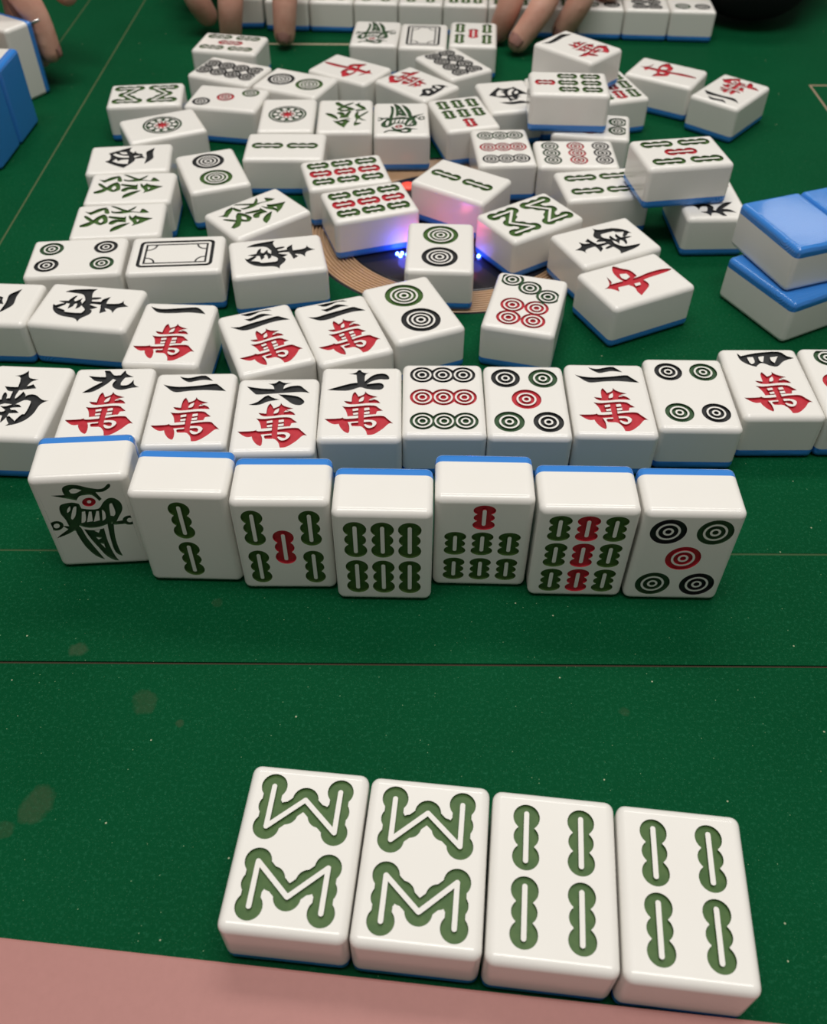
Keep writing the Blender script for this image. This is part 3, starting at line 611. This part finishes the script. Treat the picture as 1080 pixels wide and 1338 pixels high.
# ------------------------------------------------------------------ the tiles on the table
# pose, face, x, y (mm), turn (deg), height (mm), group, label
GROUPS = ['tiles laid face up along the near edge', 'standing tiles facing the camera', 'face-up row behind the standing tiles', 'loose tiles discarded in the middle', 'stacked face-down tiles at the right', 'face-up tiles in the far row', 'standing tiles at the left edge']
TILES = [
    ('flat', 'bam8', -27.60, 89.74, -5.49, 0.0, 0, 'face-up tile with green W and M zigzags, leftmost of four nearest the pink edge'),
    ('flat', 'bam8', 2.84, 86.55, -5.68, 0.0, 0, 'face-up tile with green W and M zigzags, second from left by pink edge'),
    ('flat', 'bam4', 33.39, 82.99, -5.99, 0.0, 0, 'face-up tile with four green bamboo sticks, between zigzag tile and rightmost near-edge tile'),
    ('flat', 'bam4', 63.84, 79.40, -6.10, 0.0, 0, 'face-up tile with four green bamboo sticks, rightmost tile by the pink edge'),
    ('stand', 'bird', -102.71, 203.37, 4.14, 0.0, 1, 'standing tile with a dark green bird and red eye, leftmost of the standing row'),
    ('stand', 'bam2', -70.58, 196.74, -1.21, 0.0, 1, 'standing tile with two green bamboo sticks one above the other, right of bird tile'),
    ('stand', 'bam5', -39.93, 193.76, 0.20, 0.0, 1, 'standing tile with four green bamboo sticks around one red stick'),
    ('stand', 'bam6', -9.11, 189.52, -0.90, 0.0, 1, 'standing tile with six dark green bamboo sticks in two rows'),
    ('stand', 'bam7', 21.50, 195.39, -0.99, 0.0, 1, 'standing tile with one red bamboo stick above six green ones, set slightly back'),
    ('stand', 'bam9', 52.21, 191.27, -0.73, 0.0, 1, 'standing tile with nine bamboo sticks, the middle column red'),
    ('stand', 'dot5', 83.08, 190.21, -0.81, 0.0, 1, 'standing tile with five ringed dots, red one in the centre, right end'),
    ('flat', 'south', -144.65, 254.80, -2.64, 0.0, 2, 'face-up tile with upright black south character, left end of row behind standing tiles'),
    ('flat', 'wan9', -112.17, 253.86, 2.01, 0.0, 2, 'face-up tile with black numeral nine over red character, behind the bird tile'),
    ('flat', 'wan2', -81.09, 251.09, 1.84, 0.0, 2, 'face-up tile with black numeral two over red character, behind the two-bamboo standing tile'),
    ('flat', 'wan6', -49.89, 248.13, 1.86, 0.0, 2, 'face-up tile with black numeral six over red character, in row behind standing tiles'),
    ('flat', 'wan7', -19.59, 254.98, 0.79, 0.0, 2, 'face-up tile with black numeral seven over red character, in row behind standing tiles'),
    ('flat', 'dot9', 10.71, 257.11, 0.20, 0.0, 2, 'face-up tile with joined black, red and green dot rows, in row behind standing tiles'),
    ('flat', 'dot5', 41.10, 256.55, -0.35, 0.0, 2, 'face-up tile with five ringed dots, lying behind the standing tiles'),
    ('flat', 'wan2', 71.92, 257.85, -0.56, 0.0, 2, 'face-up tile with numeral two over red character, between the five-dot and four-dot tiles'),
    ('flat', 'dot4', 102.51, 261.45, -0.53, 0.0, 2, 'face-up tile with four spaced dots, behind the standing five-dot tile'),
    ('flat', 'wan4', 133.56, 268.01, 0.65, 0.0, 2, 'face-up tile with black numeral four over red character, right part of the row'),
    ('flat', 'dot6', 164.33, 268.52, -0.45, 0.0, 2, 'face-up tile cut by right frame edge, one dark green dot showing, end of row'),
    ('flat', 'west', -176.45, 316.90, -92.35, 0.0, 3, 'sideways tile cut by left frame edge with one black wavy stroke showing'),
    ('flat', 'south', -133.99, 314.61, -96.89, 0.0, 3, 'sideways tile with black south character, left side, behind the upright south tile'),
    ('flat', 'wan1', -96.59, 296.67, -2.39, 0.0, 3, 'tile with single black stroke over red character, behind the row of face-up tiles at left'),
    ('flat', 'wan3', -58.75, 293.53, 20.97, 0.0, 3, 'tilted tile with three black strokes over red character, left one of the pair'),
    ('flat', 'wan3', -28.70, 300.34, 19.68, 0.0, 3, 'tilted tile with three black strokes over red character, beside the large two-dot tile'),
    ('flat', 'dot2', -0.97, 314.64, 22.47, 0.0, 3, 'tilted tile with large green dot above black dot, directly behind the nine-dot row tile'),
    ('flat', 'dot7', 45.86, 319.08, -14.17, 0.0, 3, 'tile with green diagonal of three dots above four red dots'),
    ('flat', 'zhong', 94.18, 336.35, 115.99, 0.0, 3, 'sideways tile with red sword-like character, in front of the black character tile at right'),
    ('flat', 'south', 85.75, 367.48, 114.84, 0.0, 3, 'sideways tile with black character, touching the back of the red sword character tile'),
    ('flat', 'bam8', 53.53, 388.98, -56.48, 0.0, 3, 'turned tile with green zigzags, right of the two-dot tile on the centre unit'),
    ('flat', 'dot2', 11.18, 362.33, -2.30, 0.0, 3, 'tile with green dot above black dot standing square on the front of the centre unit'),
    ('flat', 'bam2', 22.69, 423.40, 56.82, 0.0, 3, 'diagonal tile with two green sticks, side lit pink by the centre lamps'),
    ('flat', 'bam9', -21.99, 402.47, 108.24, 0.0, 3, 'turned tile with nine green and red sticks, front one of two, lit blue at base'),
    ('flat', 'bam9', -34.89, 431.84, 104.16, 0.0, 3, 'turned tile with nine green and red sticks, behind its twin on the centre unit'),
    ('flat', 'bam2', -67.72, 459.25, 90.39, 0.0, 3, 'sideways tile with two green sticks end to end, left of the nine-stick pair'),
    ('flat', 'fat', -73.66, 390.88, -49.43, 0.0, 3, 'diagonal tile with green character, behind the sideways black south tile near the centre'),
    ('flat', 'dot2', -101.36, 432.98, 201.10, 0.0, 3, 'tilted tile with black dot above green dot, right of the three stacked-looking sideways tiles'),
    ('flat', 'west', -145.14, 444.76, -83.25, 0.0, 3, 'sideways tile with black west character, rearmost of the three at far left'),
    ('flat', 'fat', -138.02, 414.27, -86.06, 0.0, 3, 'sideways tile with green character, middle of the three at far left'),
    ('flat', 'fat', -136.92, 383.54, -84.60, 0.0, 3, 'sideways tile with green character, nearest of the three at far left'),
    ('flat', 'dot4', -148.20, 352.04, -84.81, 0.0, 3, 'sideways tile with four dots, left of the tile with black rectangular border'),
    ('flat', 'frame', -105.00, 354.71, 94.24, 0.0, 3, 'sideways tile with black double rectangular border, between four-dot and south tiles'),
    ('flat', 'south', -60.56, 354.15, -78.68, 0.0, 3, 'sideways tile with black south character, right of the rectangular border tile'),
    ('flat', 'bam8', -152.81, 522.04, -83.59, 0.0, 3, 'sideways tile with green zigzags at far left of the pile, behind the flower dot tile'),
    ('flat', 'dot1', -135.80, 482.77, -65.19, 0.0, 3, 'tilted tile with one big green flower dot, left side above the black west tile'),
    ('flat', 'dot3', -106.43, 518.40, 79.95, 0.0, 3, 'tile with diagonal black, red and green dots at upper left of the pile'),
    ('flat', 'dot8', -110.24, 556.79, -112.42, 0.0, 3, 'diagonal tile with eight linked black dots, upper left behind the three-dot tile'),
    ('flat', 'bam5', -116.11, 599.45, -100.01, 0.0, 3, 'sideways tile with four green sticks and red centre stick, rearmost at upper left'),
    ('flat', 'dot2', -70.03, 540.47, -113.17, 0.0, 3, 'diagonal tile with black dot left and green dot right, behind the upright flower dot tile'),
    ('flat', 'dot1', -70.11, 496.83, 1.23, 0.0, 3, 'upright tile with one big green flower dot, left of the upside-down green character tile'),
    ('flat', 'fat', -38.63, 496.16, 181.44, 0.0, 3, 'upside-down tile with green character between flower dot tile and bird tile'),
    ('flat', 'bird', -7.85, 492.52, 181.44, 0.0, 3, 'upside-down tile with green bird, just behind the centre unit'),
    ('flat', 'zhong', -39.40, 560.40, 237.63, 0.0, 3, 'diagonal tile with red sword-like character, upper left, behind the green character tile'),
    ('flat', 'wan4', 0.61, 540.05, 225.28, 0.0, 3, 'diagonal tile with red character and black numeral turned away, behind the bird tile'),
    ('flat', 'bird', -25.84, 617.87, 176.41, 0.0, 3, 'upside-down tile with green bird, rear of pile, left of the border tile'),
    ('flat', 'frame', 4.57, 613.72, -2.71, 0.0, 3, 'upright tile with grey-black rectangular border at rear of the pile'),
    ('flat', 'bam5', 36.35, 617.09, -3.59, 0.0, 3, 'upright tile with four green sticks and red centre stick at rear of pile by fingers'),
    ('flat', 'dot8', 22.38, 570.10, 32.81, 0.0, 3, 'diagonal tile with eight linked black dots, in front of the rear border tile'),
    ('flat', 'west', 52.44, 523.11, 191.38, 0.0, 3, 'upside-down tile with black character, left of the raised seven-stick tile'),
    ('flat', 'bam7', 80.49, 490.56, 87.46, 20.1, 3, 'raised sideways tile with red stick at left of six green sticks, lying on other tiles'),
    ('flat', 'wan1', 91.29, 541.98, 45.89, 20.1, 3, 'raised diagonal tile with single black stroke and red character, behind raised seven-stick tile'),
    ('flat', 'bam9', 112.56, 537.06, 15.68, 0.0, 3, 'half-hidden tile with green and red sticks under the raised single-stroke tile'),
    ('flat', 'zhong', 148.39, 558.07, 58.37, 0.0, 3, 'diagonal tile with red sword-like character, upper right of the pile'),
    ('flat', 'wan2', 180.31, 531.63, 139.54, 0.0, 3, 'turned tile with two black strokes and red character, rightmost at the rear of pile'),
    ('flat', 'bam5', 124.08, 412.58, 99.29, 20.1, 3, 'raised sideways tile with red stick among four green, lying across two tiles at right'),
    ('flat', 'wan9', 140.86, 408.12, 181.94, 0.0, 3, 'tile half hidden under the raised five-stick tile, black strokes showing, beside blue stack'),
    ('flat', 'dot6', 94.53, 486.27, -99.12, 0.0, 3, 'mostly hidden tile under the raised seven-stick tile, two dots showing at its right end'),
    ('flat', 'dot9', 45.32, 459.84, 183.82, 0.0, 3, 'upright tile with green, red and black rows of joined dots, right of the pink-lit tile'),
    ('flat', 'dot9', 82.35, 452.79, -89.20, 0.0, 3, 'sideways tile with green, red and black columns of joined dots'),
    ('flat', 'bam4', 91.06, 420.92, 98.68, 0.0, 3, 'sideways tile with four green sticks, partly under the raised five-stick tile'),
    ('flat', 'bam7', 26.11, 500.17, 195.17, 0.0, 3, 'tilted tile with six green sticks and one red stick at front, behind nine-dot tile'),
    ('flat', 'dot8', 81.63, 531.60, 12.00, 0.0, 3, 'almost hidden tile supporting the raised seven-stick tile, only a blank corner showing'),
    ('down', 'blank', 161.41, 350.98, 20.18, 20.1, 4, 'face-down tile with blue back on top of the right stack, whole back in view'),
    ('down', 'blank', 190.04, 361.50, 20.18, 20.1, 4, 'face-down tile with blue back on top of right stack, cut by frame edge'),
    ('down', 'blank', 160.48, 343.20, 27.55, 0.0, 4, 'face-down tile with blue back, lower layer of right stack, front corner jutting out'),
    ('down', 'blank', 187.52, 357.31, 27.55, 0.0, 4, 'face-down tile in lower layer of right stack, hidden under the cut-off blue tile'),
    ('flat', 'bam2', -121.80, 701.00, 2.00, 0.0, 5, 'far tile lying between the fingers at left, apart from the long far row'),
    ('flat', 'bam4', -88.09, 696.58, -3.33, 0.0, 5, 'tile at the left end of the long far row, touched by a fingertip'),
    ('flat', 'bam4', -57.48, 694.80, -3.33, 0.0, 5, 'far row tile second from the left end, only its ivory side showing'),
    ('flat', 'bam4', -26.87, 693.02, -3.33, 0.0, 5, 'far row tile third from the left end, only its ivory side showing'),
    ('flat', 'bam4', 3.74, 691.24, -3.33, 0.0, 5, 'far row tile fourth from the left end, behind the rear green bird tile'),
    ('flat', 'bam6', 34.35, 689.46, -3.33, 0.0, 5, 'far row tile fifth from left, just left of the right hand'),
    ('flat', 'bam9', 64.96, 687.68, -3.33, 0.0, 5, 'far row tile sixth from left, half covered by two fingers'),
    ('flat', 'bam4', 95.57, 685.90, -3.33, 0.0, 5, 'far row tile fourth from the right end, between spread fingers'),
    ('flat', 'dot5', 126.18, 684.12, -3.33, 0.0, 5, 'far row tile third from the right end, next to the last finger'),
    ('flat', 'dot8', 156.79, 682.34, -3.33, 0.0, 5, 'far row tile with two joined dots showing, second from the right end'),
    ('flat', 'dot4', 187.40, 680.56, -3.33, 0.0, 5, 'far row tile with two separate dots showing, right end by dark sleeve'),
    ('stand', 'blank', -231.50, 516.00, -92.00, 0.0, 6, 'standing tile at left edge with bright blue back, rear one of the two touching'),
    ('stand', 'blank', -233.00, 485.30, -92.00, 0.0, 6, 'standing tile with bright blue back cut by the left frame edge, front one'),
    ('stand', 'blank', -243.40, 572.40, -32.70, 0.0, 6, 'turned standing tile at upper left, ivory side showing, gripped by fingers'),
]

for pose, des, x, y, th, z, gi, lab in TILES:
    o = make_tile(des); a = math.radians(th)
    if pose == 'flat': M4 = Matrix.Translation((x*MM, y*MM, z*MM)) @ Matrix.Rotation(a, 4, 'Z')
    elif pose == 'down': M4 = Matrix.Translation((x*MM, y*MM, (z+TT)*MM)) @ Matrix.Rotation(a, 4, 'Z') @ Matrix.Rotation(PI, 4, 'Y')
    else: M4 = Matrix.Translation((x*MM, y*MM, TH/2*MM)) @ Matrix.Rotation(a, 4, 'Z') @ Matrix.Translation((0, TT/2*MM, 0)) @ Matrix.Rotation(PI/2, 4, 'X')
    o.matrix_world = M4
    meta(o, lab, 'mahjong tile', GROUPS[gi])

# ------------------------------------------------------------------ people: hands at the far and left edges
def chain(bm, pts, step=0.35, sub=2):
    """tapered limb: overlapping balls along (x, y, z, r) points, merged later by a voxel remesh"""
    P = [Vector(p[:3]) for p in pts]; R = [p[3] for p in pts]; n = len(P)
    for i in range(n-1):
        p0 = P[i-1] if i else P[i]; p3 = P[i+2] if i+2 < n else P[i+1]
        k = max(2, int((P[i+1]-P[i]).length/(step*min(R[i], R[i+1])))+1)
        for j in range(k+1):
            s = j/k; a, b, c, d = p0, P[i], P[i+1], p3
            q = 0.5*((2*b)+(c-a)*s+(2*a-5*b+4*c-d)*s*s+(3*b-a-3*c+d)*s**3)
            r = R[i]*(1-s)+R[i+1]*s
            bmesh.ops.create_icosphere(bm, subdivisions=sub, radius=r, matrix=Matrix.Translation(q))
def merged(build, voxel, smooth=6):
    bm = bmesh.new(); build(bm); me = bpy.data.meshes.new('t'); bm.to_mesh(me); bm.free()
    o = bpy.data.objects.new('t', me); COL.objects.link(o)
    md = o.modifiers.new('r', 'REMESH'); md.mode = 'VOXEL'; md.voxel_size = voxel
    if smooth: sm = o.modifiers.new('s', 'SMOOTH'); sm.factor = 0.5; sm.iterations = smooth
    dg = bpy.context.evaluated_depsgraph_get(); res = bpy.data.meshes.new_from_object(o.evaluated_get(dg))
    bpy.data.objects.remove(o); bpy.data.meshes.remove(me); return res
def join_meshes(meshes):
    bm = bmesh.new()
    for me in meshes: bm.from_mesh(me); bpy.data.meshes.remove(me)
    out = bpy.data.meshes.new('j'); bm.to_mesh(out); bm.free(); out.transform(Matrix.Scale(MM, 4))
    out.polygons.foreach_set('use_smooth', [True]*len(out.polygons)); return out
def finger(bm, mcp, pip, dip, tip, s=1.0):
    chain(bm, [(*mcp, 10.2*s), (*pip, 8.6*s), (*dip, 7.7*s), (*tip, 6.3*s)], 0.3)
def hand(bm, wrist, fingers, thumb, s=1.0):
    w_ = Vector(wrist)
    for f_ in fingers: finger(bm, *f_, s)
    M_ = [Vector(f_[0]) for f_ in fingers]
    for a_, b_ in zip(M_, M_[1:]): chain(bm, [(*a_, 10.5*s), (*b_, 10.5*s)], 0.3)
    for q in M_: chain(bm, [(*q, 10.5*s), (*(q.lerp(w_, 0.5)+Vector((0, 0, 2))), 13.5*s), (*w_.lerp(q, 0.12), 17*s)], 0.3)
    chain(bm, [(*w_, 17*s), (*(Vector(thumb[0])), 13.5*s), (*thumb[1], 10.2*s), (*thumb[2], 8.4*s), (*thumb[3], 6.6*s)], 0.3)
def nail(parent, tip, along, up, s=1.0):
    """small curved plate set into the top of a fingertip"""
    bm = bmesh.new(); y = Vector(along).normalized(); z = Vector(up); z = (z-y*z.dot(y)).normalized(); x = y.cross(z)
    rows = []
    for i in range(9):
        v = -1+2*i/8; row = []
        for j in range(9):
            u = -1+2*j/8; wd = 4.3*s*(1-0.22*max(0, v)**2-0.3*max(0, -v)**3)
            p = Vector(tip)+x*(u*wd)+y*(v*5.2*s)+z*(6.35*s-1.9*s*u*u-0.8*s*v*v*(1 if v > 0 else 0.3))
            row.append(bm.verts.new(p*MM))
        rows.append(row)
    for a_, b_ in zip(rows, rows[1:]):
        for j in range(8): bm.faces.new([a_[j], a_[j+1], b_[j+1], b_[j]])
    bmesh.ops.solidify(bm, geom=bm.faces[:], thickness=0.5*MM)
    return link('fingernail', bm_mesh(bm, True), M_NAIL, parent)

# --- the player opposite: both hands on the far row
FR = [  # hand at our right: index, middle, ring, little
    ((88, 746, 54), (70, 697, 52), (63, 655, 31), (55.5, 655, 8)),
    ((106, 744, 58), (95, 684, 54), (84, 647, 31), (67.5, 637, 8.5)),
    ((124, 746, 56), (116, 690, 52), (109, 653, 33), (98, 653, 10)),
    ((141, 752, 50), (138, 716, 48), (135, 692, 40), (131, 676, 28))]
FL_ = [  # hand at our left
    ((-92, 738, 57), (-85, 684, 55), (-86, 653, 32), (-88, 646.5, 8.5)),
    ((-114, 738, 59), (-120, 680, 54), (-121, 648, 31), (-124.5, 650, 7)),
    ((-134, 742, 57), (-149, 696, 50), (-149, 668, 30), (-143, 671, 12)),
    ((-152, 748, 51), (-166, 726, 45), (-166, 715, 31), (-160, 712, 17))]
def arms_far(bm):
    hand(bm, (158, 782, 56), FR, ((128, 778, 48), (92, 752, 44), (66, 728, 36), (50, 706, 29)), 1.17)
    hand(bm, (-132, 818, 56), FL_, ((-112, 790, 50), (-82, 768, 46), (-62, 738, 38), (-52, 712, 29)), 1.17)
    chain(bm, [(158, 782, 56, 20), (205, 742, 46, 22), (240, 715, 42, 23), (258, 740, 52, 27), (290, 800, 90, 34)], 0.3)
    chain(bm, [(-132, 818, 56, 20), (-155, 850, 62, 25), (-230, 930, 90, 36)], 0.3)
def trunk_far(bm):
    chain(bm, [(290, 800, 90, 36), (320, 850, 130, 42), (190, 960, 300, 52), (0, 965, 330, 60), (-190, 960, 300, 52), (-260, 960, 110, 42), (-230, 930, 90, 36)], 0.4)
    chain(bm, [(0, 975, 330, 60), (0, 980, 150, 115), (0, 1000, -60, 118), (0, 1010, -250, 130)], 0.4)
    chain(bm, [(0, 960, 340, 58), (0, 945, 420, 52), (0, 935, 480, 74), (0, 930, 540, 82), (0, 938, 580, 70)], 0.3)
    chain(bm, [(0, 862, 520, 10), (0, 848, 498, 12)], 0.3)
    for sx_ in (-1, 1):
        chain(bm, [(sx_*80, 940, 530, 10), (sx_*82, 942, 495, 9)], 0.3)
        chain(bm, [(sx_*80, 1000, -250, 90), (sx_*130, 880, -290, 75), (sx_*140, 800, -300, 62), (sx_*140, 830, -500, 50), (sx_*140, 850, -720, 40), (sx_*140, 790, -738, 32)], 0.4)
def sweater_far(bm):
    chain(bm, [(182, 776, 54, 33), (208, 727, 41, 36), (238, 703, 35, 35), (256, 735, 48, 42), (290, 800, 90, 52), (322, 850, 135, 58), (200, 960, 300, 72), (0, 968, 330, 80), (-200, 960, 300, 72), (-265, 965, 115, 58), (-230, 930, 92, 50), (-165, 860, 64, 36)], 0.3)
    chain(bm, [(0, 975, 320, 85), (0, 980, 150, 130), (0, 1000, -60, 135), (0, 1010, -190, 146)], 0.3)
def blend(a, b):
    return join_meshes([a, b])
p1 = link('person', blend(merged(arms_far, 1.5), merged(trunk_far, 6.0)), M_SKIN)
meta(p1, 'person in dark sweater across the table, both hands over the far row of tiles', 'person')
sw = merged(sweater_far, 5.0, 8); sw = join_meshes([sw]); o = link('sweater', sw, M_SWEATER, p1); o['label'] = 'dark knitted sweater'
for f_, up in ((FR[1], (-0.25, -0.85, 0.75)), (FR[0], (-0.2, -0.9, 0.4)), (FR[2], (-0.2, -0.9, 0.4)), (FL_[0], (0.0, -1, 0.35)), (FL_[1], (0, -1, 0.2))):
    t_, d_ = Vector(f_[3]), Vector(f_[2]); nail(p1, t_+(d_-t_).normalized()*1.5, t_-d_, up, 1.17)

# --- the player at the left: one hand gripping a standing tile
IX = ((-296, 588, 80), (-256, 592, 74), (-229.5, 583.5, 48), (-223.0, 581.5, 21))
FL2 = [IX,
    ((-297, 607, 80), (-262, 614, 72), (-241, 603, 42), (-233, 590, 15)),
    ((-300, 625, 76), (-254, 632, 70), (-232, 622, 56), (-213, 606, 45)),
    ((-305, 640, 70), (-276, 650, 60), (-262, 645, 40), (-258, 632, 22))]
def arm_left(bm):
    hand(bm, (-380, 596, 80), FL2, ((-345, 572, 74), (-304, 551, 64), (-274, 546, 50), (-257, 550, 33)), 1.1)
    chain(bm, [(-380, 596, 80, 20), (-430, 590, 82, 25), (-600, 560, 95, 38), (-640, 540, 110, 42)], 0.3)
def trunk_left(bm):
    chain(bm, [(-640, 540, 110, 42), (-680, 480, 280, 52), (-690, 300, 320, 60), (-680, 130, 280, 52), (-640, 120, 60, 42), (-600, 140, -100, 36)], 0.4)
    chain(bm, [(-695, 300, 320, 60), (-700, 300, 150, 115), (-710, 300, -60, 118), (-715, 300, -250, 130)], 0.4)
    chain(bm, [(-690, 300, 335, 56), (-672, 300, 420, 52), (-662, 300, 480, 74), (-656, 300, 540, 82), (-664, 300, 580, 70)], 0.3)
    chain(bm, [(-588, 300, 520, 10), (-574, 300, 498, 12)], 0.3)
    for sy_ in (-1, 1):
        chain(bm, [(-666, 300+sy_*80, 530, 10), (-668, 300+sy_*82, 495, 9)], 0.3)
        chain(bm, [(-700, 300+sy_*80, -250, 90), (-580, 300+sy_*120, -290, 75), (-500, 300+sy_*130, -300, 62), (-520, 300+sy_*130, -500, 50), (-540, 300+sy_*130, -720, 40), (-480, 300+sy_*130, -738, 32)], 0.4)
def sweater_left(bm):
    chain(bm, [(-440, 588, 82, 36), (-600, 560, 95, 50), (-645, 540, 112, 56), (-685, 480, 285, 70), (-695, 300, 325, 80), (-685, 130, 285, 70), (-645, 118, 60, 56), (-604, 138, -90, 46)], 0.3)
    chain(bm, [(-698, 300, 315, 85), (-703, 300, 150, 130), (-712, 300, -60, 135), (-716, 300, -190, 146)], 0.3)
p2 = link('person', blend(merged(arm_left, 1.5), merged(trunk_left, 6.0)), M_SKIN)
meta(p2, 'person at the left edge, fingers gripping a standing tile at upper left', 'person')
o = link('sweater', join_meshes([merged(sweater_left, 5.0, 8)]), M_GREYCLOTH, p2); o['label'] = 'grey cloth top'
for f_, up in ((IX, (0.85, 0.1, 0.3)), (FL2[2], (0.5, 0.1, 0.9))):
    t_, d_ = Vector(f_[3]), Vector(f_[2]); nail(p2, t_+(d_-t_).normalized()*1.5, t_-d_, up, 1.1)
# thin silver ring on that forefinger
bm = bmesh.new(); a_, b_ = Vector(IX[1]), Vector(IX[2]); c_ = Vector(IX[2]).lerp(Vector(IX[3]), 0.34)
ax = (Vector(IX[3])-Vector(IX[2])).normalized(); q_ = ax.to_track_quat('Z', 'Y').to_matrix()
R_ = []
for i in range(28):
    t_ = 2*PI*i/28; ring = []
    for j in range(8):
        s_ = 2*PI*j/8; rr = 8.35+0.5*math.cos(s_); ring.append(bm.verts.new((c_+q_ @ Vector((rr*math.cos(t_), rr*math.sin(t_), 0.8*math.sin(s_))))*MM))
    R_.append(ring)
for i in range(28):
    for j in range(8): bm.faces.new([R_[i][j], R_[(i+1) % 28][j], R_[(i+1) % 28][(j+1) % 8], R_[i][(j+1) % 8]])
link('finger_ring', bm_mesh(bm, True), M_METAL, p2)['label'] = 'thin silver finger ring'

# --- heads (above the frame): hair, eyes, lips
def head_bits(p, c, fwd):
    c = Vector(c); f_ = Vector(fwd); s_ = Vector((-f_.y, f_.x, 0))
    def hair(bm):
        chain(bm, [(*(c-f_*16+Vector((0, 0, 22))), 82), (*(c-f_*4+Vector((0, 0, 44))), 76)], 0.3, 3)
        chain(bm, [(*(c-f_*34+Vector((0, 0, -20))), 62), (*(c-f_*20+Vector((0, 0, 20))), 78)], 0.3, 3)
    link('hair', join_meshes([merged(hair, 4.0, 5)]), M_SWEATER, p)
    for sg in (-1, 1):
        bm = bmesh.new(); bmesh.ops.create_uvsphere(bm, u_segments=16, v_segments=10, radius=12*MM, matrix=Matrix.Translation((c+f_*63+s_*(31*sg)+Vector((0, 0, -4)))*MM))
        link('eye', bm_mesh(bm, True), M_WHITE, p)
        bm = bmesh.new(); bmesh.ops.create_uvsphere(bm, u_segments=16, v_segments=10, radius=5.5*MM, matrix=Matrix.Translation((c+f_*71+s_*(31*sg)+Vector((0, 0, -5)))*MM))
        link('iris', bm_mesh(bm, True), M_BLACK, p)
    bm = bmesh.new(); bmesh.ops.create_uvsphere(bm, u_segments=20, v_segments=10, radius=1, matrix=Matrix.Translation((c+f_*70+Vector((0, 0, -58)))*MM) @ Matrix.Diagonal(((24 if abs(f_.y) > .5 else 8)*MM, (24 if abs(f_.x) > .5 else 8)*MM, 6*MM, 1)))
    link('lips', bm_mesh(bm, True), M_NAIL, p)
head_bits(p1, (0, 930, 535), (0, -1, 0))
head_bits(p2, (-656, 300, 535), (1, 0, 0))
